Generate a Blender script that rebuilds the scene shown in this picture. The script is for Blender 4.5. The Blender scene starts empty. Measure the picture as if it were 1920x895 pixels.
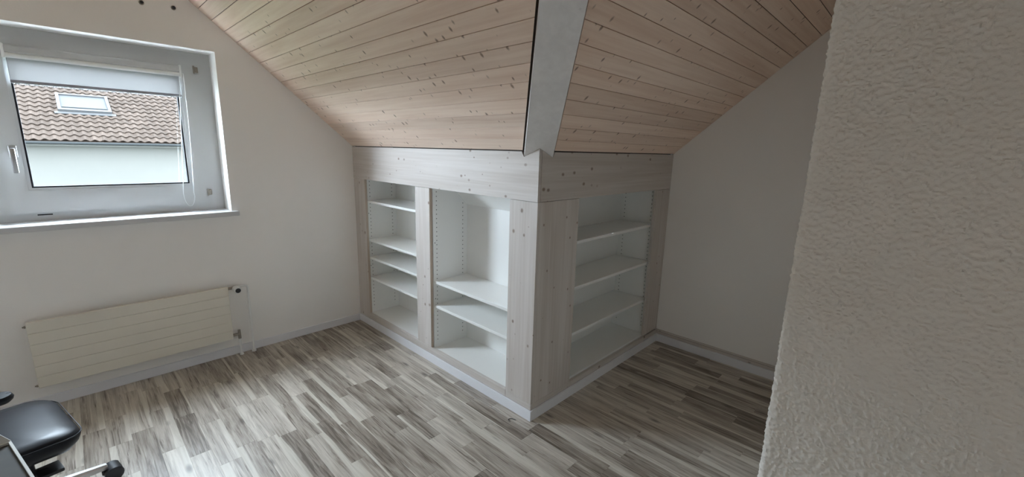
import bpy, bmesh, math, random
from mathutils import Vector, Matrix, noise
random.seed(7)
scene = bpy.context.scene
COL = scene.collection

# ------------------------------------------------------------------ camera
CAM = Vector((-1.657, -1.418, 1.503))
RIGHT = Vector((0.6970, -0.7166, 0.0247)); UP = Vector((0.1283, 0.1587, 0.9789))
yaw, pitch, roll = math.radians(43.911), math.radians(-11.678), math.radians(1.448)
fwd = Vector((math.cos(yaw)*math.cos(pitch), math.sin(yaw)*math.cos(pitch), math.sin(pitch)))
rgt = Vector((math.sin(yaw), -math.cos(yaw), 0)); upv = rgt.cross(fwd)
r2 = rgt*math.cos(roll)+upv*math.sin(roll); u2 = upv*math.cos(roll)-rgt*math.sin(roll)
cd = bpy.data.cameras.new('camera'); cam = bpy.data.objects.new('camera', cd); COL.objects.link(cam)
cd.sensor_fit = 'HORIZONTAL'; cd.sensor_width = 36.0; cd.lens = 803.725/1920*36.0
cd.clip_start = 0.02; cd.clip_end = 300
m3 = Matrix((r2, u2, -fwd)).transposed()
cam.matrix_world = Matrix.Translation(CAM) @ m3.to_4x4()
scene.camera = cam

# ------------------------------------------------------------------ world, daylight, exposure
SKY = 46.0
w = bpy.data.worlds.new('overcast_sky'); scene.world = w; w.use_nodes = True
bg = w.node_tree.nodes['Background']; bg.inputs[0].default_value = (0.735, 0.855, 1.0, 1); bg.inputs[1].default_value = SKY
# portal: tells the renderer where the daylight comes in, gives no light of its own
pl = bpy.data.lights.new('window_portal', 'AREA'); pl.shape = 'RECTANGLE'; pl.size = 1.10; pl.size_y = 1.02
pl.cycles.is_portal = True
po = bpy.data.objects.new('window_portal', pl); COL.objects.link(po)
po.location = (-1.442, 2.40, 1.563); po.rotation_euler = (math.radians(-90), 0, 0)
vs = scene.view_settings
vs.view_transform = 'Standard'; vs.look = 'None'; vs.gamma = 1.0; vs.use_curve_mapping = False
vs.exposure = 0.66
scene.cycles.max_bounces = 14; scene.cycles.diffuse_bounces = 10; scene.cycles.transparent_max_bounces = 16
scene.cycles.sample_clamp_indirect = 0.0

# ------------------------------------------------------------------ key sizes (metres)
LA, LB, H = 2.011, 1.544, 1.5           # window wall y, alcove wall x, top of the panelled knee wall
TA, TB = 0.849, 0.855                   # roof slopes
FZ = 1.243                              # underside of fascia boards
RIDGE = 1.44
HB = 0.060                              # baseboard height

# ------------------------------------------------------------------ materials
def newmat(name):
    m = bpy.data.materials.new(name); m.use_nodes = True
    nt = m.node_tree; b = nt.nodes['Principled BSDF']
    return m, nt, b
def nd(nt, t, **kw):
    n = nt.nodes.new(t)
    for k, v in kw.items(): setattr(n, k, v)
    return n
def ramp(nt, stops):
    r = nd(nt, 'ShaderNodeValToRGB'); e = r.color_ramp.elements
    while len(e) < len(stops): e.new(0.5)
    for i, (p, c) in enumerate(stops):
        e[i].position = p; e[i].color = (c[0], c[1], c[2], 1) if not isinstance(c, (int, float)) else (c, c, c, 1)
    return r
def mix(nt, fac, a, b, mode='MIX'):
    n = nd(nt, 'ShaderNodeMix', data_type='RGBA', blend_type=mode)
    for s, v in ((0, fac), (6, a), (7, b)):
        if hasattr(v, 'is_output'): nt.links.new(v, n.inputs[s])
        elif isinstance(v, (int, float)): n.inputs[s].default_value = v if s == 0 else (v, v, v, 1)
        else: n.inputs[s].default_value = (v[0], v[1], v[2], 1)
    return n.outputs[2]
def math_(nt, op, a, b=0.0, clamp=False):
    n = nd(nt, 'ShaderNodeMath', operation=op); n.use_clamp = clamp
    for s, v in ((0, a), (1, b)):
        if hasattr(v, 'is_output'): nt.links.new(v, n.inputs[s])
        else: n.inputs[s].default_value = v
    return n.outputs[0]
def coords(nt, scale, jitter=0.0):
    tc = nd(nt, 'ShaderNodeTexCoord'); out = tc.outputs['Object']
    if jitter:
        oi = nd(nt, 'ShaderNodeObjectInfo'); c = nd(nt, 'ShaderNodeVectorMath', operation='MULTIPLY_ADD')
        cmb = nd(nt, 'ShaderNodeCombineXYZ')
        for i in range(3): nt.links.new(oi.outputs['Random'], cmb.inputs[i])
        nt.links.new(cmb.outputs[0], c.inputs[0]); c.inputs[1].default_value = (jitter, jitter*1.7, jitter*2.3)
        nt.links.new(out, c.inputs[2]); out = c.outputs[0]
    mp = nd(nt, 'ShaderNodeMapping'); mp.inputs['Scale'].default_value = scale
    nt.links.new(out, mp.inputs['Vector']); return mp.outputs[0]
def tex(nt, vec, scale, detail=3.0, rough=0.5, dist=0.0):
    n = nd(nt, 'ShaderNodeTexNoise'); nt.links.new(vec, n.inputs['Vector'])
    n.inputs['Scale'].default_value = scale; n.inputs['Detail'].default_value = detail
    n.inputs['Roughness'].default_value = rough; n.inputs['Distortion'].default_value = dist
    return n.outputs['Fac']
def bump(nt, b, height, strength, distance):
    n = nd(nt, 'ShaderNodeBump'); n.inputs['Strength'].default_value = strength; n.inputs['Distance'].default_value = distance
    nt.links.new(height, n.inputs['Height']); nt.links.new(n.outputs[0], b.inputs['Normal'])
def plain(name, col, rough=0.5, metal=0.0, spec=0.5, vary=0.03, vscale=6.0, bmp=0.0, bscale=200.0):
    m, nt, b = newmat(name)
    v = tex(nt, coords(nt, (1, 1, 1)), vscale, 3)
    r = ramp(nt, [(0.3, [c*(1-vary) for c in col]), (0.7, [min(1, c*(1+vary)) for c in col])])
    nt.links.new(v, r.inputs[0]); nt.links.new(r.outputs[0], b.inputs['Base Color'])
    b.inputs['Roughness'].default_value = rough; b.inputs['Metallic'].default_value = metal
    b.inputs['Specular IOR Level'].default_value = spec
    if bmp: bump(nt, b, tex(nt, coords(nt, (1, 1, 1)), bscale, 2), bmp, 0.001)
    return m
def wood(name, light, dark, knot, axis, across=70.0, along=2.2, kn=(9.0, 6.0), kr=0.11, keep=0.55, tint=0.08, rough=0.55, jitter=7.0, figure=0.5):
    """boarded timber: fine grain along one axis, broad figure, small dark knots"""
    m, nt, b = newmat(name)
    def sc(al, ac): return tuple(al if i == axis else ac for i in range(3))
    g = tex(nt, coords(nt, sc(along, across), jitter), 1.0, 5, 0.6, 0.3)
    f = tex(nt, coords(nt, sc(along*0.35, across*0.16), jitter), 1.0, 2, 0.5, 0.8)
    gm = math_(nt, 'ADD', math_(nt, 'MULTIPLY', g, 1-figure), math_(nt, 'MULTIPLY', f, figure))
    r = ramp(nt, [(0.36, dark), (0.62, light)]); nt.links.new(gm, r.inputs[0])
    v = nd(nt, 'ShaderNodeTexVoronoi', feature='F1'); v.inputs['Scale'].default_value = 1.0
    nt.links.new(coords(nt, sc(kn[0], kn[1]), jitter), v.inputs['Vector'])
    sep = nd(nt, 'ShaderNodeSeparateColor'); nt.links.new(v.outputs['Color'], sep.inputs[0])
    near = ramp(nt, [(kr*0.45, 1.0), (kr, 0.0)]); nt.links.new(math_(nt, 'DIVIDE', v.outputs['Distance'], math_(nt, 'ADD', math_(nt, 'MULTIPLY', sep.outputs[1], 0.9), 0.35)), near.inputs[0])
    sel = math_(nt, 'LESS_THAN', sep.outputs[0], keep)
    km = math_(nt, 'MULTIPLY', math_(nt, 'MULTIPLY', near.outputs[0], sel), 0.85)
    c = mix(nt, km, r.outputs[0], knot)
    oi = nd(nt, 'ShaderNodeObjectInfo')
    tn = math_(nt, 'ADD', math_(nt, 'MULTIPLY', oi.outputs['Random'], 2*tint), 1-tint)
    cc = nd(nt, 'ShaderNodeCombineColor')
    for i in range(3): nt.links.new(tn, cc.inputs[i])
    c = mix(nt, 1.0, c, cc.outputs[0], 'MULTIPLY')
    nt.links.new(c, b.inputs['Base Color']); b.inputs['Roughness'].default_value = rough
    b.inputs['Specular IOR Level'].default_value = 0.3
    bump(nt, b, g, 0.12, 0.001)
    return m

M = {}
def wallmat(name, col, bscale, strength, dist):
    m, nt, b = newmat(name)
    n = tex(nt, coords(nt, (1, 1, 1)), 1.3, 3)
    r = ramp(nt, [(0.3, [c*0.965 for c in col]), (0.7, col)]); nt.links.new(n, r.inputs[0])
    nt.links.new(r.outputs[0], b.inputs['Base Color']); b.inputs['Roughness'].default_value = 0.9
    b.inputs['Specular IOR Level'].default_value = 0.15
    bump(nt, b, tex(nt, coords(nt, (1, 1, 1)), bscale, 3, 0.6), strength, dist)
    return m
M['wall'] = wallmat('white_wall_paint', (0.91, 0.888, 0.86), 160, 0.25, 0.0015)
# coarse trowelled render: worm-like grains
m, nt, b = newmat('rough_plaster')
hh = tex(nt, coords(nt, (1, 1, 1)), 380, 3, 0.6)
n = tex(nt, coords(nt, (1, 1, 1)), 3.0, 3); r = ramp(nt, [(0.3, (0.80, 0.775, 0.72)), (0.7, (0.86, 0.835, 0.78))])
nt.links.new(n, r.inputs[0]); nt.links.new(r.outputs[0], b.inputs['Base Color']); b.inputs['Roughness'].default_value = 0.95
b.inputs['Specular IOR Level'].default_value = 0.1
bump(nt, b, hh, 0.5, 0.0016); M['plaster'] = m

M['ceil_a'] = wood('limed_pine_ceiling', (0.885, 0.715, 0.595), (0.755, 0.565, 0.45), (0.24, 0.145, 0.10), 1, 60, 2.0, (26.0, 15.0), 0.21, 0.75, 0.08, 0.55)
M['ceil_b'] = wood('limed_pine_ceiling_cross', (0.885, 0.715, 0.595), (0.755, 0.565, 0.45), (0.24, 0.145, 0.10), 0, 60, 2.0, (26.0, 15.0), 0.21, 0.75, 0.08, 0.55)
WL, WD, WK = (0.64, 0.595, 0.56), (0.53, 0.475, 0.43), (0.22, 0.15, 0.11)
M['ww_y'] = wood('whitewashed_spruce_y', WL, WD, WK, 1, 70, 1.8, (13, 17), 0.17, 0.8, 0.03)
M['ww_x'] = wood('whitewashed_spruce_x', WL, WD, WK, 0, 70, 1.8, (13, 17), 0.17, 0.8, 0.03)
M['ww_z'] = wood('whitewashed_spruce_z', WL, WD, WK, 2, 70, 1.8, (13, 17), 0.17, 0.8, 0.03)
M['edge'] = wood('raw_spruce_edge', (0.55, 0.46, 0.38), (0.44, 0.35, 0.28), WK, 2, 60, 2)
M['beam'] = wood('grey_limed_beam', (0.86, 0.855, 0.855), (0.76, 0.75, 0.75), (0.36, 0.345, 0.335), 2, 30, 3.0, (5, 9), 0.13, 0.5, 0.0, 0.6)
M['dark_gap'] = plain('dark_joint', (0.05, 0.034, 0.026), 0.9)
M['melamine'] = plain('white_melamine', (0.86, 0.86, 0.84), 0.38, vary=0.008, spec=0.4)
M['hole'] = plain('pin_hole_dark', (0.03, 0.03, 0.03), 0.8)
M['skirting'] = plain('white_foil_skirting', (0.80, 0.80, 0.83), 0.35, vary=0.02)
M['pvc'] = plain('white_pvc', (0.55, 0.55, 0.545), 0.45, vary=0.015, vscale=3)
M['sill'] = plain('white_sill', (0.62, 0.62, 0.63), 0.45, vary=0.02)
M['gasket'] = plain('grey_gasket', (0.02, 0.02, 0.022), 0.9, 0.0, 0.1)
M['alu'] = plain('brushed_aluminium', (0.62, 0.63, 0.65), 0.32, 1.0)
M['brass'] = plain('aged_nickel_fitting', (0.34, 0.31, 0.27), 0.4, 0.8)
M['cream'] = plain('cream_radiator_enamel', (0.78, 0.735, 0.64), 0.42, vary=0.02, vscale=2.5)
M['leather'] = plain('black_leather', (0.014, 0.015, 0.019), 0.36, vary=0.25, vscale=9, bmp=0.10, bscale=420, spec=0.2)
M['plastic'] = plain('black_plastic', (0.014, 0.014, 0.017), 0.45)
M['tyre'] = plain('dark_grey_castor_tread', (0.04, 0.042, 0.052), 0.5)
M['card'] = plain('pale_grey_card', (0.62, 0.63, 0.60), 0.7, vary=0.06, vscale=9)
M['card_dark'] = plain('grey_card_lid', (0.085, 0.085, 0.08), 0.85, vary=0.15, vscale=7)
M['white_plastic'] = plain('white_plastic', (0.82, 0.82, 0.80), 0.4)
M['bar'] = plain('grey_blind_bar', (0.30, 0.30, 0.33), 0.5)
M['chain'] = plain('white_bead_chain', (0.80, 0.82, 0.82), 0.4)
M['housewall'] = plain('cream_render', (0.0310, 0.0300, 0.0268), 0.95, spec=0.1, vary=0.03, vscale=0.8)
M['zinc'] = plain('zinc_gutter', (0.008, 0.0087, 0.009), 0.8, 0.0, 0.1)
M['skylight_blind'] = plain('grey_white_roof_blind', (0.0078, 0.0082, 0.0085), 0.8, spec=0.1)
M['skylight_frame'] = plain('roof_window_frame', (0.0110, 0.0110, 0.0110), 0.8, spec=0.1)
M['lawn'] = plain('mown_lawn', (0.03, 0.045, 0.02), 0.95, vary=0.3, vscale=1.5, spec=0.1)
# roof tiles, tint per tile
m, nt, b = newmat('clay_roof_tile')
oi = nd(nt, 'ShaderNodeObjectInfo'); n = tex(nt, coords(nt, (1, 1, 1), 5), 9, 4)
mm = math_(nt, 'ADD', math_(nt, 'MULTIPLY', oi.outputs['Random'], 0.6), math_(nt, 'MULTIPLY', n, 0.5))
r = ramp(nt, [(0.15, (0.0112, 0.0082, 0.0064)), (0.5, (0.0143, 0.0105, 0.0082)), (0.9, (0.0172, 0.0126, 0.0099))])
nt.links.new(mm, r.inputs[0]); nt.links.new(r.outputs[0], b.inputs['Base Color']); b.inputs['Roughness'].default_value = 0.95
b.inputs['Specular IOR Level'].default_value = 0.02
M['tile'] = m
# window glass: thin pane, clear with a faint mirror
m = bpy.data.materials.new('window_glass'); m.use_nodes = True; nt = m.node_tree; nt.nodes.clear()
o = nd(nt, 'ShaderNodeOutputMaterial'); mx = nd(nt, 'ShaderNodeMixShader'); tr = nd(nt, 'ShaderNodeBsdfTransparent'); gl = nd(nt, 'ShaderNodeBsdfGlossy')
tr.inputs[0].default_value = (0.97, 0.985, 0.98, 1); gl.inputs['Roughness'].default_value = 0.02; mx.inputs[0].default_value = 0.05
nt.links.new(tr.outputs[0], mx.inputs[1]); nt.links.new(gl.outputs[0], mx.inputs[2]); nt.links.new(mx.outputs[0], o.inputs[0])
M['glass'] = m
# roller blind fabric: mostly translucent
m = bpy.data.materials.new('blind_fabric'); m.use_nodes = True; nt = m.node_tree; nt.nodes.clear()
o = nd(nt, 'ShaderNodeOutputMaterial'); mx = nd(nt, 'ShaderNodeMixShader'); df = nd(nt, 'ShaderNodeBsdfDiffuse'); tl = nd(nt, 'ShaderNodeBsdfTranslucent')
nz = tex(nt, coords(nt, (1, 1, 1)), 300, 2); rp = ramp(nt, [(0.3, (0.053, 0.052, 0.052)), (0.7, (0.057, 0.056, 0.056))]); nt.links.new(nz, rp.inputs[0])
nt.links.new(rp.outputs[0], tl.inputs[0]); df.inputs[0].default_value = (0.7, 0.72, 0.74, 1); mx.inputs[0].default_value = 0.5
nt.links.new(df.outputs[0], mx.inputs[1]); nt.links.new(tl.outputs[0], mx.inputs[2]); nt.links.new(mx.outputs[0], o.inputs[0])
M['blind'] = m
# laminate strips
def floor_mat():
    m, nt, b = newmat('grey_oak_laminate')
    def c(sx, sy): return coords(nt, (sx, sy, 1), 13.0)
    g = tex(nt, c(130, 4.5), 1.0, 4, 0.6, 0.4)                 # fine pores
    f = tex(nt, c(26, 1.9), 1.0, 4, 0.6, 1.6)                  # long figure
    big = tex(nt, c(9, 1.6), 1.0, 2, 0.5, 0.8)                 # broad clouds
    oi = nd(nt, 'ShaderNodeObjectInfo'); rnd = oi.outputs['Random']
    s = math_(nt, 'ADD', math_(nt, 'MULTIPLY', g, 0.28), math_(nt, 'MULTIPLY', f, 0.36))
    s = math_(nt, 'ADD', s, math_(nt, 'MULTIPLY', big, 0.30))
    s = math_(nt, 'ADD', s, math_(nt, 'MULTIPLY', math_(nt, 'SUBTRACT', rnd, 0.5), 0.17))
    st_ = tex(nt, c(85, 3.0), 1.0, 4, 0.7, 1.0); stm = ramp(nt, [(0.30, 0.16), (0.46, 0.0)]); nt.links.new(st_, stm.inputs[0])
    s = math_(nt, 'SUBTRACT', s, stm.outputs[0])
    r = ramp(nt, [(0.32, (0.125, 0.097, 0.074)), (0.41, (0.30, 0.255, 0.21)), (0.50, (0.45, 0.402, 0.343)), (0.62, (0.64, 0.59, 0.515))])
    nt.links.new(s, r.inputs[0])
    # pale sapwood down one edge of a strip, width wandering
    tc = nd(nt, 'ShaderNodeTexCoord'); sp = nd(nt, 'ShaderNodeSeparateXYZ'); nt.links.new(tc.outputs['Generated'], sp.inputs[0])
    wav = tex(nt, c(2, 1.5), 1.0, 2); r2_ = math_(nt, 'FRACT', math_(nt, 'MULTIPLY', rnd, 7.3))
    side = math_(nt, 'GREATER_THAN', math_(nt, 'FRACT', math_(nt, 'MULTIPLY', rnd, 13.7)), 0.5)
    xg = math_(nt, 'ABSOLUTE', math_(nt, 'SUBTRACT', sp.outputs[0], side))       # 0 at the sapwood edge
    lim = math_(nt, 'ADD', math_(nt, 'MULTIPLY', math_(nt, 'SUBTRACT', wav, 0.5), 0.55), math_(nt, 'SUBTRACT', math_(nt, 'MULTIPLY', r2_, 0.42), 0.06))
    er = ramp(nt, [(0.49, 0.0), (0.53, 1.0)]); nt.links.new(math_(nt, 'ADD', math_(nt, 'SUBTRACT', lim, xg), 0.5), er.inputs[0])
    sap = ramp(nt, [(0.35, (0.53, 0.485, 0.41)), (0.65, (0.66, 0.62, 0.545))]); nt.links.new(f, sap.inputs[0])
    col = mix(nt, math_(nt, 'MULTIPLY', er.outputs[0], 0.9), r.outputs[0], sap.outputs[0])
    v = nd(nt, 'ShaderNodeTexVoronoi', feature='F1'); v.inputs['Scale'].default_value = 1.0; nt.links.new(c(9, 3.2), v.inputs['Vector'])
    kn = ramp(nt, [(0.05, 0.75), (0.16, 0.0)]); nt.links.new(v.outputs['Distance'], kn.inputs[0])
    col = mix(nt, kn.outputs[0], col, (0.10, 0.08, 0.065))
    nt.links.new(col, b.inputs['Base Color'])
    b.inputs['Roughness'].default_value = 0.36; b.inputs['Specular IOR Level'].default_value = 0.5
    bump(nt, b, g, 0.06, 0.0008)
    return m
M['floor'] = floor_mat()

# ------------------------------------------------------------------ mesh helpers
def link(name, me, mat, parent=None):
    o = bpy.data.objects.new(name, me); COL.objects.link(o)
    if mat is not None: me.materials.append(M[mat] if isinstance(mat, str) else mat)
    if parent: o.parent = parent
    return o
def tag(o, label=None, cat=None, group=None, kind=None):
    for k, v in (('label', label), ('category', cat), ('group', group), ('kind', kind)):
        if v: o[k] = v
    return o
def empty(name, label=None, cat=None, loc=(0, 0, 0), **kw):
    o = bpy.data.objects.new(name, None); COL.objects.link(o); o.location = loc; o.empty_display_size = 0.1
    return tag(o, label, cat, **kw)
class MB:
    def __init__(s): s.v, s.f, s.sm = [], [], []
    def add(s, vs, fs, smooth=False):
        k = len(s.v); s.v += [tuple(p) for p in vs]; s.f += [tuple(i+k for i in f) for f in fs]; s.sm += [smooth]*len(fs); return s
    def box(s, lo, hi, ch=0.0):
        lo, hi = Vector(lo), Vector(hi)
        if ch <= 0:
            v = [(x, y, z) for x in (lo.x, hi.x) for y in (lo.y, hi.y) for z in (lo.z, hi.z)]
            return s.add(v, [(0, 1, 3, 2), (4, 6, 7, 5), (0, 4, 5, 1), (2, 3, 7, 6), (0, 2, 6, 4), (1, 5, 7, 3)])
        bm = bmesh.new(); bmesh.ops.create_cube(bm, size=1.0)
        for v in bm.verts: v.co = Vector((lo[i]+(hi[i]-lo[i])*(v.co[i]+0.5) for i in range(3)))
        bmesh.ops.bevel(bm, geom=list(bm.edges), offset=ch, segments=1 if ch < 0.004 else 2, affect='EDGES', profile=0.5)
        bm.verts.index_update()
        s.add([v.co[:] for v in bm.verts], [[v.index for v in f.verts] for f in bm.faces]); bm.free(); return s
    def prism(s, poly, ext):
        n = len(poly); ext = Vector(ext); a = [Vector(p) for p in poly]; v = a+[p+ext for p in a]
        return s.add(v, [tuple(range(n))[::-1], tuple(range(n, 2*n))]+[(i, (i+1) % n, n+(i+1) % n, n+i) for i in range(n)])
    def tube(s, pts, r, seg=10, closed=False, cap=True):
        pts = [Vector(p) for p in pts]; n = len(pts); rad = r if isinstance(r, (list, tuple)) else [r]*n
        v, f = [], []; ref = None
        for i, p in enumerate(pts):
            if closed: d = pts[(i+1) % n]-pts[i-1]
            else: d = pts[min(i+1, n-1)]-pts[max(i-1, 0)]
            d.normalize()
            if ref is None: ref = d.orthogonal().normalized()
            ref = (ref-d*ref.dot(d)).normalized(); q = d.cross(ref)
            for k in range(seg):
                a = 2*math.pi*k/seg; v.append(p+(ref*math.cos(a)+q*math.sin(a))*rad[i])
        for i in range(n if closed else n-1):
            for k in range(seg):
                f.append((i*seg+k, i*seg+(k+1) % seg, ((i+1) % n)*seg+(k+1) % seg, ((i+1) % n)*seg+k))
        if cap and not closed: f += [tuple(range(seg))[::-1], tuple((n-1)*seg+k for k in range(seg))]
        return s.add(v, f, True)
    def lathe(s, prof, origin, axis=(0, 0, 1), seg=20):
        """prof: (radius, height) pairs along axis"""
        ax = Vector(axis).normalized(); a = ax.orthogonal().normalized(); q = ax.cross(a); O = Vector(origin); v, f = [], []
        for r, h in prof:
            for k in range(seg):
                t = 2*math.pi*k/seg; v.append(O+ax*h+(a*math.cos(t)+q*math.sin(t))*r)
        n = len(prof)
        for i in range(n-1):
            for k in range(seg): f.append((i*seg+k, i*seg+(k+1) % seg, (i+1)*seg+(k+1) % seg, (i+1)*seg+k))
        f += [tuple(range(seg))[::-1], tuple((n-1)*seg+k for k in range(seg))]
        return s.add(v, f, True)
    def mesh(s, name):
        me = bpy.data.meshes.new(name); me.from_pydata(s.v, [], s.f)
        bm = bmesh.new(); bm.from_mesh(me); bmesh.ops.recalc_face_normals(bm, faces=bm.faces); bm.to_mesh(me); bm.free()
        if any(s.sm):
            me.polygons.foreach_set('use_smooth', s.sm)
            try: me.set_sharp_from_angle(angle=math.radians(40))
            except Exception: pass
        return me
    def build(s, name, mat, parent=None): return link(name, s.mesh(name), mat, parent)
def box(name, lo, hi, mat, parent=None, ch=0.0): return MB().box(lo, hi, ch).build(name, mat, parent)

# ------------------------------------------------------------------ walls
def struct(o): o['kind'] = 'structure'; return o
XL, YB, ZT = -2.88, -2.15, H+TA*RIDGE         # far left eave, wall behind, ridge height
WX1, WX0, WZ0, WZ1, WT = -0.893, -1.991, 1.053, 2.073, 0.34
def zs(x): return H+TA*min(-x, x-2*(-RIDGE)) if x < 0 else H
mb = MB()
def wp(poly): mb.prism([(x, LA, z) for x, z in poly], (0, WT, 0))
wp([(WX1, -0.005), (0.36, -0.005), (0.36, H-0.3), (0, H+0.02), (WX1, zs(WX1)+0.02)])
wp([(XL, -0.005), (WX0, -0.005), (WX0, zs(WX0)+0.02), (XL, H+0.02)])
wp([(WX0, -0.005), (WX1, -0.005), (WX1, WZ0-0.03), (WX0, WZ0-0.03)])
wp([(WX0, WZ1), (WX1, WZ1), (WX1, zs(WX1)+0.02), (-RIDGE, ZT+0.02), (WX0, zs(WX0)+0.02)])
mb.box((0.0, LA, H-0.31), (0.37, LA+WT, H+0.01))
struct(mb.build('wall_left', 'wall'))
mb = MB().box((0.024, 0.024, H-0.002), (LB+0.16, LA+WT+0.02, H+0.09)); mb.box((0.36, LA+0.2, 0), (LB+0.14, LA+WT, H+0.01)); mb.box((LB+0.001, 0.355, 0), (LB+0.14, LA+WT, H+0.01)); mb.box((LB+0.141, -0.3, 0), (LB+0.19, LA+WT, H+0.3))
struct(mb.build('eaves_light_block', 'dark_gap'))  # unseen lid and walls added to stop sky light leaking in over the shelves
NX, NY = -0.75, -1.259                      # nearer face and edge of the rough plastered wall
mb = MB().prism([(LB, NY-0.03, 0), (LB, 0.36, 0), (LB, 0.36, H+0.02), (LB, 0, H+0.02), (LB, NY-0.03, H-NY*TB+0.05)], (0.14, 0, 0))
struct(mb.build('wall_right', 'wall'))
# rough plastered wall: rounded arris, slightly lumpy surface as real geometry where it is close
prof = []
R_ = 0.012
for y in [YB, -2.05, -1.9, -1.75]: prof.append((NX, y))
y = -1.60
while y < NY-R_: prof.append((NX, y)); y += 0.0021
for k in range(9):
    a = math.pi/2*k/8; prof.append((NX+R_-R_*math.cos(a), NY-R_+R_*math.sin(a)))
x = NX+R_+0.005
while x < NX+0.06: prof.append((x, NY)); x += 0.005
for x in (0.0, 0.8, LB+0.02): prof.append((x, NY))
zl = [0.0, 0.3, 0.55, 0.72]; z = 0.78
while z < 1.88: zl.append(z); z += 0.0021
zl += [1.95, 2.2, 2.6, 3.15]
verts, faces = [], []
npf = len(prof)
nf = noise.noise
for zi in zl:
    for i, (x, y) in enumerate(prof):
        nx, ny = (-1, 0) if x <= NX+1e-6 else ((0, 1) if x > NX+R_ else (-(R_-(x-NX))/R_, (y-(NY-R_))/R_))
        w1 = nf(Vector((x*45, y*45+7, zi*45))); 
        g_ = nf(Vector((x*185+2.2*w1, y*185-1.6*w1, zi*185+1.9*w1)))+0.45*nf(Vector((x*300, y*300, zi*300)))
        g_ = max(-0.30, min(0.55, g_))
        d = 0.0030*g_+0.0012*nf(Vector((x*25, y*25, zi*25)))
        if i < 4 or i > npf-4: d = 0
        verts.append((x+nx*d, y+ny*d, zi))
for j in range(len(zl)-1):
    for i in range(npf-1):
        a = j*npf+i; faces.append((a, a+1, a+npf+1, a+npf))
nwall = MB().add(verts, faces, True).build('wall_near', 'plaster'); struct(nwall)
struct(box('wall_behind', (XL-0.2, YB-0.2, 0), (NX, YB, 3.2), 'wall'))
struct(box('wall_far_left', (XL-0.2, YB, 0), (XL, LA, H+0.1), 'wall'))

# ------------------------------------------------------------------ ceiling: backing + boards
DG = 0.118     # boards stop this far (in plan, along y or x) from the valley line
mb = MB()
e = 0.02
ca, sa = 1/math.hypot(1, TA), TA/math.hypot(1, TA)
cb, sb = 1/math.hypot(1, TB), TB/math.hypot(1, TB)
R0 = RIDGE
mb.prism([(0.02, LA, H-0.02*TA+e), (-R0, LA, ZT+e), (-R0, -R0, ZT+e), (0.02, 0.02, H-0.02*TA+e)], (0, 0, 0.05))
mb.prism([(LB, 0.02, H-0.02*TB+e), (LB, -R0, H+R0*TB+e), (-R0, -R0, H+R0*TB+e), (0.02, 0.02, H-0.02*TB+e)], (0, 0, 0.05))
ceil = struct(mb.build('ceiling', 'dark_gap'))
mb = MB()
mb.prism([(-R0, LA, ZT+0.02), (XL, LA, H+0.02), (XL, YB, H+0.02), (-R0, YB, ZT+0.02)], (0, 0, 0.05))
mb.prism([(-R0, -R0, ZT), (-R0, YB, ZT), (LB, YB, ZT-0.2), (LB, -R0, ZT)], (0, 0, 0.06))
struct(mb.build('ceiling_far', 'ceil_a', ceil))
def board(s0, s1, side):
    c_, s_ = (cb, sb) if side == 'b' else (ca, sa)
    sec = [(s0+0.0020, 0), (s1-0.0020, 0), (s1-0.0013, 0.0008), (s1-0.0013, 0.014), (s0+0.0013, 0.014), (s0+0.0013, 0.0008)]
    far = LB-0.001 if side == 'b' else LA-0.001
    v = []
    for end in (0, 1):
        for s, n in sec:
            p = -s*c_+n*s_; z = H+0.001+s*s_+n*c_
            q = far if end == 0 else p+DG
            if side == 'c': v.append((XL-p, LA-0.001 if end == 0 else YB, z))
            else: v.append((p, q, z) if side == 'a' else (q, p, z))
    f = [tuple(range(6)), tuple(range(11, 5, -1))]+[(i, (i+1) % 6, 6+(i+1) % 6, 6+i) for i in range(6)]
    MB().add(v, f).build('ceiling_board', 'ceil_b' if side == 'b' else 'ceil_a', ceil)
random.seed(3)
for side, pitch_ in (('a', 0.0835), ('b', 0.0833), ('c', 0.0835)):
    s = 0.002; c_ = cb if side == 'b' else ca
    while (s+pitch_)*c_ < R0:
        board(s, s+pitch_, side); s += pitch_
# valley beam between the two slopes
mz = 0.5*(TA+TB); hw = 0.1045
def bp_(t, side):   # t along the valley in plan, side -1 left 0 centre 1 right
    x0, y0 = {-1: (0, hw), 0: (0, 0), 1: (hw, 0)}[side]
    z0 = {-1: 1.514-hw/2*mz, 0: 1.514, 1: 1.514-hw/2*mz}[side]
    return Vector((x0-t, y0-t, z0+t*mz))
T = R0
low = [bp_(0, -1), bp_(0, 0), bp_(0, 1)]; hi_ = [bp_(T, -1), bp_(T+hw/2, 0), bp_(T, 1)]
hi_ = [bp_(T, -1), bp_(T-hw/2, 0), bp_(T, 1)]
up = Vector((0, 0, 0.06))
v = low+hi_+[p+up for p in low]+[p+up for p in hi_]
f = [(0, 3, 4, 1), (1, 4, 5, 2), (6, 7, 10, 9), (7, 8, 11, 10), (0, 1, 7, 6), (1, 2, 8, 7), (3, 9, 10, 4), (4, 10, 11, 5), (0, 6, 9, 3), (2, 5, 11, 8)]
tag(MB().add(v, f).build('valley_beam', 'beam'), 'grey limed timber beam running up between the two wooden ceiling slopes', 'beam')

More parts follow.
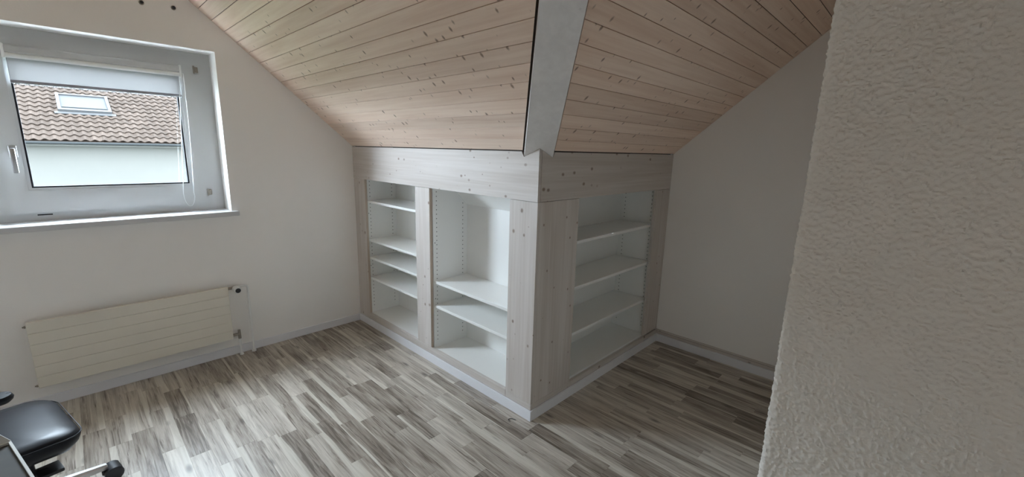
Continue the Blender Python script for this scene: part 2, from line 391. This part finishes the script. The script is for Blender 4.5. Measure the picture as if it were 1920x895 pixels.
# ------------------------------------------------------------------ floor: base + single strips
random.seed(11)
base = MB().box((XL-0.2, YB-0.2, -0.06), (LB+0.14, LA+WT, -0.006)); floor = struct(base.build('floor', 'dark_gap'))
def strip(mb_, x0, x1, y0, y1):
    c = 0.0007; t = 0.0
    top = [(x0+c, y0+c, t), (x1-c, y0+c, t), (x1-c, y1-c, t), (x0+c, y1-c, t)]
    low_ = [(x0, y0, t-c), (x1, y0, t-c), (x1, y1, t-c), (x0, y1, t-c)]
    bot = [(p[0], p[1], -0.0062) for p in low_]
    mb_.add(top+low_+bot, [(0, 1, 2, 3)]+[(4+i, 4+(i+1) % 4, (i+1) % 4, i) for i in range(4)]+[(8+i, 8+(i+1) % 4, 4+(i+1) % 4, 4+i) for i in range(4)])
PW = 0.0895
rest = MB(); ncount = 0
x = -1.147-PW*int((2.6)/PW)
while x < LB:
    x0, x1 = max(x, XL), min(x+PW, LB)
    ylo, yhi = YB, LA
    if x0 > -0.001: yhi = 0.03
    if x1 > NX+0.05: ylo = NY-0.02
    y = ylo-random.uniform(0, 0.4)
    while y < yhi:
        L = random.choice((0.30, 0.36, 0.42, 0.46, 0.52, 0.60))
        a, b_ = max(y, ylo), min(y+L, yhi); y += L
        if b_-a < 0.004: continue
        vis = (x1 > -2.05 and b_ > 0.2 and x0 < 0) or (x1 > -0.95 and b_ > -0.75) or x0 > 0 and b_ > -1.26 or (x1 > -0.4 and b_ > -1.05)
        vis = vis and ((b_+1.2) > -0.9*(x1-0.2) if x1 < 0.2 else True)
        if vis and ncount < 300:
            q = MB(); strip(q, x0, x1, a, b_); q.build('floor_strip', 'floor', floor); ncount += 1
        else: strip(rest, x0, x1, a, b_)
    x += PW
print('strips', ncount)
ro = rest.build('floor_strip_rest', 'floor', floor); ro['kind'] = 'stuff'
# floor left of the strip field
xs = -1.147-PW*int((2.6)/PW)
if xs > XL: struct(box('floor_margin', (XL, YB, -0.006), (xs, LA, 0), 'floor', floor))

# ------------------------------------------------------------------ baseboards
BT = 0.010
def bb(name, lo, hi): return struct(box(name, lo, hi, 'skirting', None, 0.0018))
bb('baseboard_window_side', (XL, LA-BT, 0), (-BT, LA, HB))
mb = MB().prism([(0.0, LA, 0), (-BT, LA, 0), (-BT, -BT, 0), (0.0, 0.0, 0)], (0, 0, HB))
struct(mb.build('baseboard_shelf_left', 'skirting'))
mb = MB().prism([(0.0, 0.0, 0), (-BT, -BT, 0), (LB, -BT, 0), (LB, 0, 0)], (0, 0, HB))
struct(mb.build('baseboard_shelf_right', 'skirting'))
bb('baseboard_alcove', (LB-BT, NY, 0), (LB, -BT, 0.064))
t1 = struct(box('trim_1', (LB-0.007, NY, 0.0665), (LB, 0.0, 0.104), 'ww_y', None, 0.001))
box('groove', (LB-0.0075, NY, 0.088), (LB-0.004, 0, 0.0895), 'dark_gap', t1)

# ------------------------------------------------------------------ timber face frames of the built-in shelving
fa = empty('shelf_face_frame', 'whitewashed spruce frame of boards around the two shelf bays facing the window side', 'face frame')
mb = MB().prism([(0, 0, FZ+0.001), (0, LA, FZ+0.001), (0, LA, H-0.003), (0, 0.122, H-0.003), (0, 0.1045, 1.469), (0, 0, 1.5135)], (0.02, 0, 0))
for p in range(len(mb.v)): mb.v[p] = (mb.v[p][0]-0.003, mb.v[p][1], mb.v[p][2])
mb.build('fascia', 'ww_y', fa)
def stile(parent, name, lo, hi, mat):
    return box(name, lo, hi, mat, parent, 0.0012)
stile(fa, 'stile', (0, 1.838, HB), (0.02, LA, FZ-0.001), 'ww_z')
stile(fa, 'stile', (0, 0.949, 0.108), (0.022, 1.115, FZ-0.001), 'ww_z')
stile(fa, 'stile', (0, 0.0, 0.096), (0.02, 0.2005, FZ-0.001), 'ww_z')
stile(fa, 'bottom_rail', (0, 0.2015, HB), (0.02, 1.837, 0.107), 'ww_y')
stile(fa, 'bottom_rail', (0, 0.0, HB), (0.02, 0.2005, 0.0945), 'ww_y')
for y0 in (0.9485, 1.8375): box('raw_edge', (0.0015, y0-0.0012, 0.110), (0.0205, y0, FZ-0.002), 'edge', fa)
fb = empty('shelf_face_frame', 'whitewashed spruce frame of boards around the single shelf bay in the dark alcove', 'face frame')
mb = MB().prism([(0.0202, 0, FZ+0.001), (LB, 0, FZ+0.001), (LB, 0, H-0.003), (0.122, 0, H-0.003), (0.1045, 0, 1.469), (0.0202, 0, 1.505)], (0, 0.02, 0))
mb.build('fascia', 'ww_x', fb)
stile(fb, 'stile', (0.0205, 0.0, 0.0965), (0.363, 0.02, FZ-0.001), 'ww_z')
stile(fb, 'stile', (1.323, 0.0, 0.1085), (LB, 0.02, FZ-0.001), 'ww_z')
stile(fb, 'bottom_rail', (0.0205, 0.0, HB), (LB, 0.02, 0.0955), 'ww_x')

# ------------------------------------------------------------------ white shelf units
PT = 0.016
def bay(label, frame, lo, hi, depth, zbot, slope, shelves, hole_side):
    """frame 'a': runs along y and opens to -x; 'b': runs along x and opens to -y. lo, hi: inner width"""
    root = empty('shelf_unit', label, 'shelf unit')
    def B(u0, u1, d0, d1, z0, z1, name, ch=0.0, mat='melamine', parent=root):
        l, h = ((d0, u0, z0), (d1, u1, z1)) if frame == 'a' else ((u0, d0, z0), (u1, d1, z1))
        return box(name, l, h, mat, parent, ch)
    d0 = 0.0225; ztop = 1.42
    # side panels cut to the slope at the back
    zb, kk = slope
    for u0, u1 in ((lo-PT, lo), (hi, hi+PT)):
        poly = [(d0, zbot-PT), (depth+PT, zbot-PT), (depth+PT, zb), (depth, zb), (d0+0.02, zb+kk*(depth-d0-0.02)), (d0, zb+kk*(depth-d0-0.02))]
        P3 = [(d, u0, z) if frame == 'a' else (u0, d, z) for d, z in poly]
        MB().prism(P3, (0, u1-u0, 0) if frame == 'a' else (u1-u0, 0, 0)).build('side_panel', 'melamine', root)
    B(lo, hi, depth, depth+0.008, zbot, zb, 'back_panel')
    poly = [(depth, zb), (d0+0.02, zb+kk*(depth-d0-0.02)), (d0+0.02, zb+kk*(depth-d0-0.02)+PT), (depth+0.008, zb+PT*0.6)]
    P3 = [(d, lo, z) if frame == 'a' else (lo, d, z) for d, z in poly]
    MB().prism(P3, (0, hi-lo, 0) if frame == 'a' else (hi-lo, 0, 0)).build('sloping_top', 'melamine', root)
    B(lo, hi, d0, depth, zbot-PT, zbot, 'bottom_panel')
    for z in shelves:
        B(lo+0.001, hi-0.001, d0+0.006, depth-0.001, z-0.019, z, 'shelf', 0.0014)
    # drilled rows of pin holes on both side panels, front and back column
    for u, sgn in ((lo, 1), (hi, -1)):
        q = MB()
        for dd in (0.052, depth-0.038):
            z = zbot+0.06
            zmax = zb+0.02 if dd > 0.15 else FZ+0.06
            while z < zmax:
                if all(not (s_-0.025 < z < s_+0.006) for s_ in shelves):
                    ax = (0, sgn, 0) if frame == 'a' else (sgn, 0, 0)
                    O = (dd, u-sgn*0.001, z) if frame == 'a' else (u-sgn*0.001, dd, z)
                    q.lathe([(0.0034, 0), (0.0034, 0.0014)], O, ax, 8)
                z += 0.0302
        o = q.build('pin_holes', 'hole', root); o['kind'] = 'stuff'
    # a couple of screw caps near the front edge
    q = MB()
    for z in (0.42*zb, 0.78*zb):
        u, sgn = (hi, -1)
        O = (0.036, u+0.001, z) if frame == 'a' else (u+0.001, 0.036, z)
        q.lathe([(0.0034, 0), (0.0034, 0.002)], O, (0, -1, 0) if frame == 'a' else (-1, 0, 0), 8)
    o = q.build('screw_heads', 'hole', root); o['kind'] = 'stuff'
    return root
bay('narrow white shelf unit with four shelves next to the window wall', 'a', 1.055, 1.854, 0.290, 0.106, (1.235, 0.75), (1.071, 0.749, 0.599, 0.425), 1)
bay('white shelf unit with two shelves low down and an open upper half', 'a', 0.150, 0.941, 0.318, 0.099, (1.113, 1.05), (0.600, 0.424), 1)
bay('shaded white shelf unit with three shelves in the dark alcove', 'b', 0.356, 1.368, 0.310, 0.106, (1.20, 0.85), (0.984, 0.696, 0.397), 1)

# ------------------------------------------------------------------ window
win = empty('window_1', loc=(0, 0, 0)); win['kind'] = 'structure'
FY, SY = LA+0.165, LA+0.145                # faces of fixed frame and opening sash
def ring(name, x0, x1, z0, z1, wx0, wx1, wz0, wz1, y0, y1, mat, parent, ch=0.004):
    """four-sided frame: outer rectangle and member widths"""
    mb = MB()
    mb.prism([(x0, y0, z0), (x1, y0, z0), (x1-wx1, y0, z0+wz0), (x0+wx0, y0, z0+wz0)], (0, y1-y0, 0))
    mb.prism([(x0, y0, z1), (x0+wx0, y0, z1-wz1), (x1-wx1, y0, z1-wz1), (x1, y0, z1)], (0, y1-y0, 0))
    mb.prism([(x0, y0, z0), (x0+wx0, y0, z0+wz0), (x0+wx0, y0, z1-wz1), (x0, y0, z1)], (0, y1-y0, 0))
    mb.prism([(x1, y0, z0), (x1, y0, z1), (x1-wx1, y0, z1-wz1), (x1-wx1, y0, z0+wz0)], (0, y1-y0, 0))
    return mb.build(name, mat, parent)
ring('frame', WX0, WX1, WZ0-0.02, WZ1, 0.105, 0.105, 0.06, 0.075, FY, FY+0.075, 'pvc', win)
def sash(x0, x1, handle):
    s = empty('sash', loc=(0, 0, 0)); s.parent = win
    st, bt, tp = 0.080, 0.125, 0.085
    z0, z1 = 1.090, 2.015
    ring('sash_frame', x0, x1, z0, z1, st, st, bt, tp, SY, SY+0.068, 'pvc', s)
    gx0, gx1, gz0, gz1 = x0+st, x1-st, z0+bt, z1-tp
    ring('glazing_bead', gx0, gx1, gz0, gz1, 0.014, 0.014, 0.014, 0.014, SY+0.006, SY+0.03, 'pvc', s)
    ring('gasket', gx0+0.014, gx1-0.014, gz0+0.014, gz1-0.014, 0.008, 0.008, 0.008, 0.008, SY+0.010, SY+0.034, 'gasket', s)
    box('glass_pane', (gx0+0.012, SY+0.036, gz0+0.012), (gx1-0.012, SY+0.040, gz1-0.012), 'glass', s)
    return s
SX0, SX1 = -1.894, -0.990
sash(SX0, SX1, True)
hx = -1.842
hp = MB().box((hx-0.016, SY-0.011, 1.395), (hx+0.016, SY, 1.460), 0.004).build('handle_plate', 'alu', win)
mb = MB().tube([(hx, SY-0.010, 1.432), (hx, SY-0.046, 1.432)], 0.0095, 12)
mb.box((hx-0.0105, SY-0.056, 1.315), (hx+0.0105, SY-0.040, 1.444), 0.0045)
mb.build('handle_lever', 'alu', win)
for hz in (1.965, 1.165):
    q = MB().tube([(-0.990, SY-0.006, hz-0.024), (-0.990, SY-0.006, hz+0.024)], 0.005, 10)
    q.box((-0.986, SY-0.004, hz-0.018), (-0.966, SY+0.021, hz+0.018), 0.002); q.build('hinge', 'brass', win)
tr = MB().box((-1.80, FY-0.001, 1.072), (-1.74, FY+0.001, 1.079)).build('drain_slot', 'gasket', win)
sill = struct(MB().box((-2.031, LA-0.030, 1.010), (-0.853, LA, 1.042), 0.002).box((WX0, LA-0.001, 1.010), (WX1, FY+0.01, 1.042)).build('trim_2', 'sill'))

# roller blind clipped to the sash
bl = empty('roller_blind', 'half-raised white roller blind at the top of the window sash', 'blind')
bx0, bx1 = -1.812, -1.060
mb = MB().box((bx0, SY-0.034, 1.935), (bx1, SY-0.004, 1.975), 0.008); mb.build('cassette', 'pvc', bl)
MB().tube([(bx0+0.012, SY-0.018, 1.925), (bx1-0.012, SY-0.018, 1.925)], 0.014, 14).build('roller_tube', 'white_plastic', bl)
MB().add([(bx0+0.014, SY-0.012, 1.795), (bx1-0.014, SY-0.012, 1.795), (bx1-0.014, SY-0.012, 1.93), (bx0+0.014, SY-0.012, 1.93)], [(0, 1, 2, 3)]).build('fabric', 'blind', bl)
MB().box((bx0+0.012, SY-0.018, 1.784), (bx1-0.012, SY-0.006, 1.801), 0.003).build('bottom_bar', 'bar', bl)
for ex in (bx0, bx1-0.012): MB().box((ex, SY-0.036, 1.908), (ex+0.012, SY, 1.980), 0.004).build('end_bracket', 'white_plastic', bl)
pts = []
cx0, cx1 = -1.066, -1.052
for k in range(15): t = k/14; pts.append((cx1-0.022*t*t, SY-0.03, 1.93-0.76*t))
for k in range(1, 12):
    a = math.pi*k/12; pts.append((-1.102+0.030*math.cos(a)+0.002, SY-0.03, 1.165-0.085*math.sin(a)))
for k in range(15): t = k/14; pts.append((-1.130+0.056*t, SY-0.03, 1.165+0.765*t))
MB().tube(pts, 0.0015, 6, closed=True).build('pull_chain', 'chain', bl)

# two empty screw fixings in the wall above the window
for sx, sz, lb in ((-1.228, 2.283, 'small dark screw in the wall above the window, farther from the ceiling boards'), (-1.080, 2.289, 'small dark screw in the wall above the window, nearer the ceiling boards')):
    q = empty('wall_screw', lb, 'screw', (sx, LA, sz), group='screws above the window')
    MB().lathe([(0.004, -0.004), (0.004, 0.012), (0.0085, 0.013), (0.0085, 0.016), (0.005, 0.018)], (0, 0, 0), (0, -1, 0), 12).build('screw_head', 'plastic', q)
    MB().lathe([(0.0125, -0.001), (0.0125, 0.0015), (0.006, 0.002)], (0, 0, 0), (0, -1, 0), 14).build('wall_plug', 'brass', q)

# ------------------------------------------------------------------ radiator
rad = empty('radiator', 'cream flat panel radiator with thermostat valve on the wall under the window', 'radiator')
RX0, RX1, RZ0, RZ1, RY = -1.915, -0.980, 0.142, 0.526, LA-0.07
nt_ = 6; hh_ = (RZ1-RZ0)/nt_
for k in range(nt_):
    z0 = RZ0+k*hh_
    MB().box((RX0, RY, z0+0.0004), (RX1, RY+0.022, z0+hh_-0.0004), 0.0022).build('flat_tube', 'cream', rad)
for xx in (RX0+0.015, RX1-0.05): MB().box((xx, RY+0.020, RZ0+0.005), (xx+0.035, RY+0.045, RZ1-0.005), 0.004).build('header', 'cream', rad)
for xx in (RX0+0.16, RX1-0.2): MB().box((xx, RY+0.03, RZ0+0.03), (xx+0.03, LA, RZ1-0.03)).build('bracket', 'cream', rad)
for zz in (0.497, 0.148):
    MB().lathe([(0.007, 0), (0.007, 0.012), (0.004, 0.013), (0.004, 0.018)], (RX0+0.003, RY+0.03, zz), (-1, 0, 0), 10).build('vent_plug', 'brass', rad)
# thermostat valve with head pointing into the room
vx, vz, vy = -0.930, 0.500, RY+0.03
MB().tube([(RX1-0.01, vy, vz+0.006), (vx, vy, vz+0.006)], 0.0095, 12).build('valve_body', 'brass', rad)
hd = MB().lathe([(0.020, -0.012), (0.0235, -0.004), (0.0235, 0.045), (0.021, 0.055), (0.0195, 0.057)], (vx, vy-0.01, vz), (0, -1, 0), 20).build('thermostat_head', 'white_plastic', rad)
MB().lathe([(0.0165, 0), (0.0165, 0.0025), (0.012, 0.0035)], (vx, vy-0.0665, vz), (0, -1, 0), 18).build('dial', 'plastic', hd)
px_ = -0.855
MB().tube([(vx+0.01, vy, vz+0.012), (px_-0.02, vy, vz+0.012), (px_-0.006, vy, vz+0.007), (px_, vy, vz-0.008), (px_, vy, 0.0)], 0.0075, 12).build('supply_pipe', 'white_plastic', rad)
MB().lathe([(0.015, 0.0005), (0.015, 0.012), (0.009, 0.016)], (px_, vy, 0), (0, 0, 1), 16).build('pipe_collar', 'white_plastic', rad)
MB().tube([(RX1-0.01, vy, 0.160), (-0.938, vy, 0.160)], 0.0095, 12).tube([(-0.936, vy, 0.125), (-0.936, vy, 0.190)], [0.010, 0.0085], 12).build('return_valve', 'brass', rad)
MB().tube([(-0.936, vy, 0.125), (-0.934, vy, 0.0)], 0.0075, 12).build('return_pipe', 'white_plastic', rad)
MB().lathe([(0.013, 0.0005), (0.013, 0.009), (0.009, 0.013)], (-0.934, vy, 0), (0, 0, 1), 16).build('pipe_collar', 'white_plastic', rad)

# ------------------------------------------------------------------ office chair (faces into the room, mostly outside the frame)
CH = empty('office_chair', 'black leather office chair on castors beside the radiator', 'office chair', (-2.022, 0.940, 0))
CH.rotation_euler = (0, 0, math.radians(12))
def rounded(hx_, hy_, r, n=8):
    out = []
    for cx_, cy_, a0 in ((hx_-r, hy_-r, 0), (-hx_+r, hy_-r, 90), (-hx_+r, -hy_+r, 180), (hx_-r, -hy_+r, 270)):
        for k in range(n+1):
            a = math.radians(a0+90*k/n); out.append((cx_+r*math.cos(a), cy_+r*math.sin(a)))
    return out
def cushion(hx_, hy_, r, layers, dome, dip=0.0):
    """stack of rounded outlines: (inset, z); top closed by a domed cap"""
    mb = MB(); v, f = [], []; o0 = rounded(hx_, hy_, r); n = len(o0)
    def lay(inset, z, top=False):
        for x_, y_ in rounded(hx_-inset, hy_-inset, max(r-inset, 0.01)):
            zz = z
            if x_ > 0: zz -= dip*(x_/hx_)**3
            v.append((x_, y_, zz))
    for i, z in layers: lay(i, z)
    L = len(layers)
    zt = layers[-1][1]
    for fr in (0.8, 0.6, 0.4, 0.2):
        for x_, y_ in rounded(hx_-layers[-1][0], hy_-layers[-1][0], r):
            x_ *= fr; y_ *= fr
            zz = zt+dome*(1-fr*fr)
            if x_ > 0: zz -= dip*(x_/hx_)**3
            v.append((x_, y_, zz))
        L += 1
    v.append((0, 0, zt+dome))
    for j in range(L-1):
        for k in range(n): f.append((j*n+k, j*n+(k+1) % n, (j+1)*n+(k+1) % n, (j+1)*n+k))
    c = len(v)-1
    for k in range(n): f.append(((L-1)*n+k, (L-1)*n+(k+1) % n, c))
    f.append(tuple(range(n))[::-1])
    return mb.add(v, f, True)
seat = cushion(0.25, 0.225, 0.085, [(0.075, 0.318), (0.032, 0.332), (0.008, 0.362), (0.0, 0.385), (0.004, 0.400), (0.014, 0.410)], 0.012, 0.018).build('seat', 'leather', CH)
pp = [(x_, y_, 0.398-(0.018*(x_/0.25)**3 if x_ > 0 else 0)) for x_, y_ in rounded(0.2515, 0.2265, 0.086)]
MB().tube(pp, 0.0022, 6, closed=True).build('piping', 'leather', seat)
MB().box((-0.14, -0.125, 0.190), (0.118, 0.115, 0.325), 0.012).build('tilt_mechanism', 'plastic', CH)
mb = MB().tube([(0.09, -0.10, 0.246), (0.15, -0.115, 0.246)], 0.008, 8).box((0.115, -0.165, 0.238), (0.185, -0.085, 0.252), 0.004); mb.build('lever', 'plastic', CH)
MB().lathe([(0.028, 0.075), (0.028, 0.17), (0.022, 0.172), (0.022, 0.27)], (0, 0, 0), (0, 0, 1), 18).build('gas_column', 'plastic', CH)
# backrest
bk = MB()
for i in range(1):
    v, f = [], []
    cols, rows = 11, 9
    for s_ in (0, 1):
        for j in range(rows):
            t = j/(rows-1)
            for i2 in range(cols):
                u = (i2/(cols-1)-0.5)*2; wd = 0.22*(1-0.12*t*t)
                edge = (1-abs(u)**4)*(1-abs(2*t-1)**6)
                th = 0.010+0.030*edge
                xx = -0.25-0.10*t+0.05*u*u
                v.append((xx+(th if s_ == 0 else -th), u*wd, 0.50+0.52*t))
    N = cols*rows
    for s_ in (0, 1):
        for j in range(rows-1):
            for i2 in range(cols-1):
                a = s_*N+j*cols+i2; f.append((a, a+1, a+cols+1, a+cols))
    loop = [i2 for i2 in range(cols)]+[j*cols+cols-1 for j in range(1, rows)]+[(rows-1)*cols+i2 for i2 in range(cols-2, -1, -1)]+[j*cols for j in range(rows-2, 0, -1)]
    for k in range(len(loop)):
        a, b_ = loop[k], loop[(k+1) % len(loop)]; f.append((a, b_, N+b_, N+a))
    bk.add(v, f, True)
bk.build('backrest', 'leather', CH)
MB().tube([(-0.12, 0, 0.29), (-0.25, 0, 0.31), (-0.31, 0, 0.40), (-0.32, 0, 0.62)], [0.022, 0.022, 0.02, 0.016], 12).build('back_bracket', 'plastic', CH)
for sd in (-1, 1):
    ay = sd*0.235
    MB().tube([(-0.04, sd*0.10, 0.30), (-0.04, sd*0.225, 0.295), (-0.045, sd*0.262, 0.33), (-0.05, sd*0.250, 0.625)], 0.013, 10).build('arm_post', 'plastic', CH)
    ap = cushion(0.125, 0.036, 0.034, [(0.010, 0.0), (0.002, 0.008), (0.0, 0.016), (0.005, 0.026)], 0.004)
    ap.v = [(x_-0.030, y_+ay, z_+0.620) for x_, y_, z_ in ap.v]
    ap.build('armrest', 'leather', CH)
for k in range(5):
    a = math.radians(3+72*k); d = Vector((math.cos(a), math.sin(a), 0)); n_ = Vector((-d.y, d.x, 0))
    root, tip = 0.02, 0.335
    v = []
    for t, wv, zt, zb_ in ((root, 0.024, 0.135, 0.085), (0.12, 0.021, 0.122, 0.085), (0.24, 0.018, 0.100, 0.072), (tip, 0.015, 0.082, 0.062)):
        p = d*t
        for off, z_ in ((-wv, zb_), (wv, zb_), (wv, zt-0.008), (wv*0.55, zt), (-wv*0.55, zt), (-wv, zt-0.008)): v.append(p+n_*off+Vector((0, 0, z_)))
    f = [(5, 4, 3, 2, 1, 0), (18, 19, 20, 21, 22, 23)]
    for j in range(3):
        for i2 in range(6): f.append((j*6+i2, j*6+(i2+1) % 6, (j+1)*6+(i2+1) % 6, (j+1)*6+i2))
    leg = MB().add(v, f).build('base_leg', 'alu', CH)
    c0 = d*(tip-0.012)
    sw = Vector((math.cos(a-0.1), math.sin(a-0.1), 0)); ax = Vector((-sw.y, sw.x, 0))
    wc = c0+sw*0.030+Vector((0, 0, 0.0325))
    q = MB()
    for sg in (-1, 1): q.lathe([(0.028, 0.006), (0.0325, 0.009), (0.0325, 0.026), (0.027, 0.031), (0.006, 0.032)], wc, ax*sg, 20)
    cs = q.build('castor_wheel', 'tyre', CH)
    q = MB().tube([c0+Vector((0, 0, 0.035)), c0+Vector((0, 0, 0.066))], 0.008, 10)
    hood = []
    for sg in (-0.0335, 0.0335):
        for i2 in range(9):
            b_ = math.radians(40+120*i2/8); hood.append(wc+ax*sg+sw*(0.035*math.cos(b_))+Vector((0, 0, 0.035*math.sin(b_))))
    q.add(hood, [(i2, i2+1, 9+i2+1, 9+i2) for i2 in range(8)], True)
    q.build('castor_hood', 'plastic', cs)

# ------------------------------------------------------------------ open pale box by the chair
O = Vector((-0.21, 0.978, 0)).normalized(); S = Vector((-O.y, O.x, 0))      # away from the camera / to the left
P = Vector((-1.873, 0.418, 0.62)); BXL, BXW, th = 0.36, 0.42, 0.006
bxr = empty('storage_box', 'pale grey box with darker top and raised flap beside the black office chair', 'box', (P.x, P.y, 0))
def L3(a, s, z): return (-O)*a+S*s+Vector((0, 0, z))
def slab(a0, a1, s0, s1, z0, z1, name):
    MB().prism([L3(a0, s0, z0), L3(a1, s0, z0), L3(a1, s1, z0), L3(a0, s1, z0)], (0, 0, z1-z0)).build(name, 'card', bxr)
slab(0, BXL, 0, th, 0, 0.62, 'side_wall'); slab(0, BXL, BXW-th, BXW, 0, 0.62, 'side_wall')
slab(0, th, th, BXW-th, 0, 0.62, 'end_wall'); slab(BXL-th, BXL, th, BXW-th, 0, 0.62, 'end_wall')
MB().prism([L3(th, th, 0.608), L3(BXL-th, th, 0.608), L3(BXL-th, BXW-th, 0.608), L3(th, BXW-th, 0.608)], (0, 0, 0.006)).build('inner_lid', 'card_dark', bxr)
fl = [L3(0, 0.0, 0.62), L3(0, BXW, 0.62), L3(-0.045, BXW-0.06, 0.70), L3(-0.045, 0.055, 0.70)]
MB().prism(fl, O*0.005).build('flap', 'card', bxr)

# ------------------------------------------------------------------ outside: lawn and the house opposite
struct(box('ground', (-40, 2.6, -3.3), (40, 60, -3.0), 'lawn'))
HY, EZ, PD = 20.0, 1.43, math.radians(27)
hs = empty('neighbour_house', 'house opposite with a tiled roof and cream wall seen through the window', 'house', (0, HY, -3.0))
def hb_(name, lo, hi, mat, parent=hs, ch=0.0):
    return MB().box((lo[0], lo[1]-HY, lo[2]+3), (hi[0], hi[1]-HY, hi[2]+3), ch).build(name, mat, parent)
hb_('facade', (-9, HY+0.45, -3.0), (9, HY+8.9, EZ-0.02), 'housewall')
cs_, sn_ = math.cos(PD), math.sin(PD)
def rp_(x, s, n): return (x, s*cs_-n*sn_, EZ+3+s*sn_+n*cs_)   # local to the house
deck = MB().prism([rp_(-9.4, 0.05, -0.10), rp_(9.4, 0.05, -0.10), rp_(9.4, 10.0, -0.10), rp_(-9.4, 10.0, -0.10)], (0, 0, 0.05)).build('roof', 'tile', hs)  # upper slope lengthened out of view to block low sky light
TW, TR = 0.245, 0.37
def tile_geo(x0, r):
    s0, s1 = r*TR, r*TR+TR*1.12; v = []; nseg = 7
    for s, lift in ((s0, 0.050), (s1, 0.004)):
        for th_ in (0.0, -0.022):
            for k in range(nseg+1):
                u = k/nseg; hgt = 0.030*math.sin(2*math.pi*u+0.4)
                v.append(rp_(x0+u*TW, s, hgt+lift+th_))
    n1 = nseg+1; f = []
    for k in range(nseg):
        f.append((k, k+1, 2*n1+k+1, 2*n1+k)); f.append((n1+k, 3*n1+k, 3*n1+k+1, n1+k+1)); f.append((k, n1+k, n1+k+1, k+1))
    f += [(0, 2*n1, 3*n1, n1), (nseg, n1+nseg, 3*n1+nseg, 2*n1+nseg)]
    return v, f
SKX0, SKX1, SKS0, SKS1 = -1.57, -0.10, 2.22, 3.70      # roof window on the slope
proto = {}
far_ = MB(); cnt = 0
c0_ = int(-9.3/TW)
for r in range(27):
    for c in range(c0_, -c0_):
        x0 = c*TW+0.145
        if x0+TW > SKX0+0.02 and x0 < SKX1-0.02 and (r+1)*TR > SKS0+0.05 and r*TR < SKS1-0.1: continue
        shown = -3.1 < x0 < 2.75 and r < 13
        if shown and cnt < 300:
            if 0 not in proto:
                v, f = tile_geo(0, 0); proto[0] = MB().add(v, f, False).mesh('roof_tile'); proto[0].materials.append(M['tile'])
            o = bpy.data.objects.new('roof_tile', proto[0]); COL.objects.link(o); o.parent = deck
            o.location = (x0+random.uniform(-.004, .004), r*TR*cs_, r*TR*sn_+random.uniform(-.004, .004)); cnt += 1
        else:
            v, f = tile_geo(x0, r); far_.add(v, f)
print('tiles', cnt)
fo = far_.build('roof_tile_rest', 'tile', deck); fo['kind'] = 'stuff'
# gutter with brackets
gp = []
for k in range(9):
    a = math.pi+math.pi*k/8; gp.append((-0.09+0.075*math.cos(a), EZ+3-0.035+0.085*math.sin(a)))
gi = [(y_*1.0+(0.004 if y_ < -0.09 else -0.004), z_+0.006) for y_, z_ in gp][::-1]
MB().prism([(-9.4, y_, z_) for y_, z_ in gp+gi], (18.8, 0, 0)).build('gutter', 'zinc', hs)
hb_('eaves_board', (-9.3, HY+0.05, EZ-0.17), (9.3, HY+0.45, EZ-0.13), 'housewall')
# roof window
sk = empty('roof_window'); sk.parent = hs
def rbox(name, x0, x1, s0, s1, n0, n1, mat):
    v = [rp_(x, s, n) for x in (x0, x1) for s in (s0, s1) for n in (n0, n1)]
    return MB().add(v, [(0, 1, 3, 2), (4, 6, 7, 5), (0, 4, 5, 1), (2, 3, 7, 6), (0, 2, 6, 4), (1, 5, 7, 3)]).build(name, mat, sk)
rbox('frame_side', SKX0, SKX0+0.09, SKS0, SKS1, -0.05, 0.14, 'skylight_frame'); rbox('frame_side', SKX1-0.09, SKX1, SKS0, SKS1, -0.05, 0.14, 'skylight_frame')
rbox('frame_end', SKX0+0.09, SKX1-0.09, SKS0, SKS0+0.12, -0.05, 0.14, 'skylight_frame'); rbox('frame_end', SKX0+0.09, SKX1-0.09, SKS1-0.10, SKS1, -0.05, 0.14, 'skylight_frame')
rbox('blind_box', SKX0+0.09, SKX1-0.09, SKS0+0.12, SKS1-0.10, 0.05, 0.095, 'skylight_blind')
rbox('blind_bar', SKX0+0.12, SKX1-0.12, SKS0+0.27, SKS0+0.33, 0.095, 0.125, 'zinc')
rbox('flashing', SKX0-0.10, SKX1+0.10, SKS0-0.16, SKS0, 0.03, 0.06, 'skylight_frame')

# ------------------------------------------------------------------ small curl of dark scrap on the floor at the shelf corner
th_pts = [(-0.075+0.016*math.cos(t*0.55), 0.055+0.022*math.sin(t*0.55)+0.004*t, 0.0022) for t in range(8)]
tag(MB().tube(th_pts, 0.0016, 6).build('scrap_curl', 'plastic'), 'tiny dark curled scrap on the floor by the white skirting near the shelf corner', 'scrap')
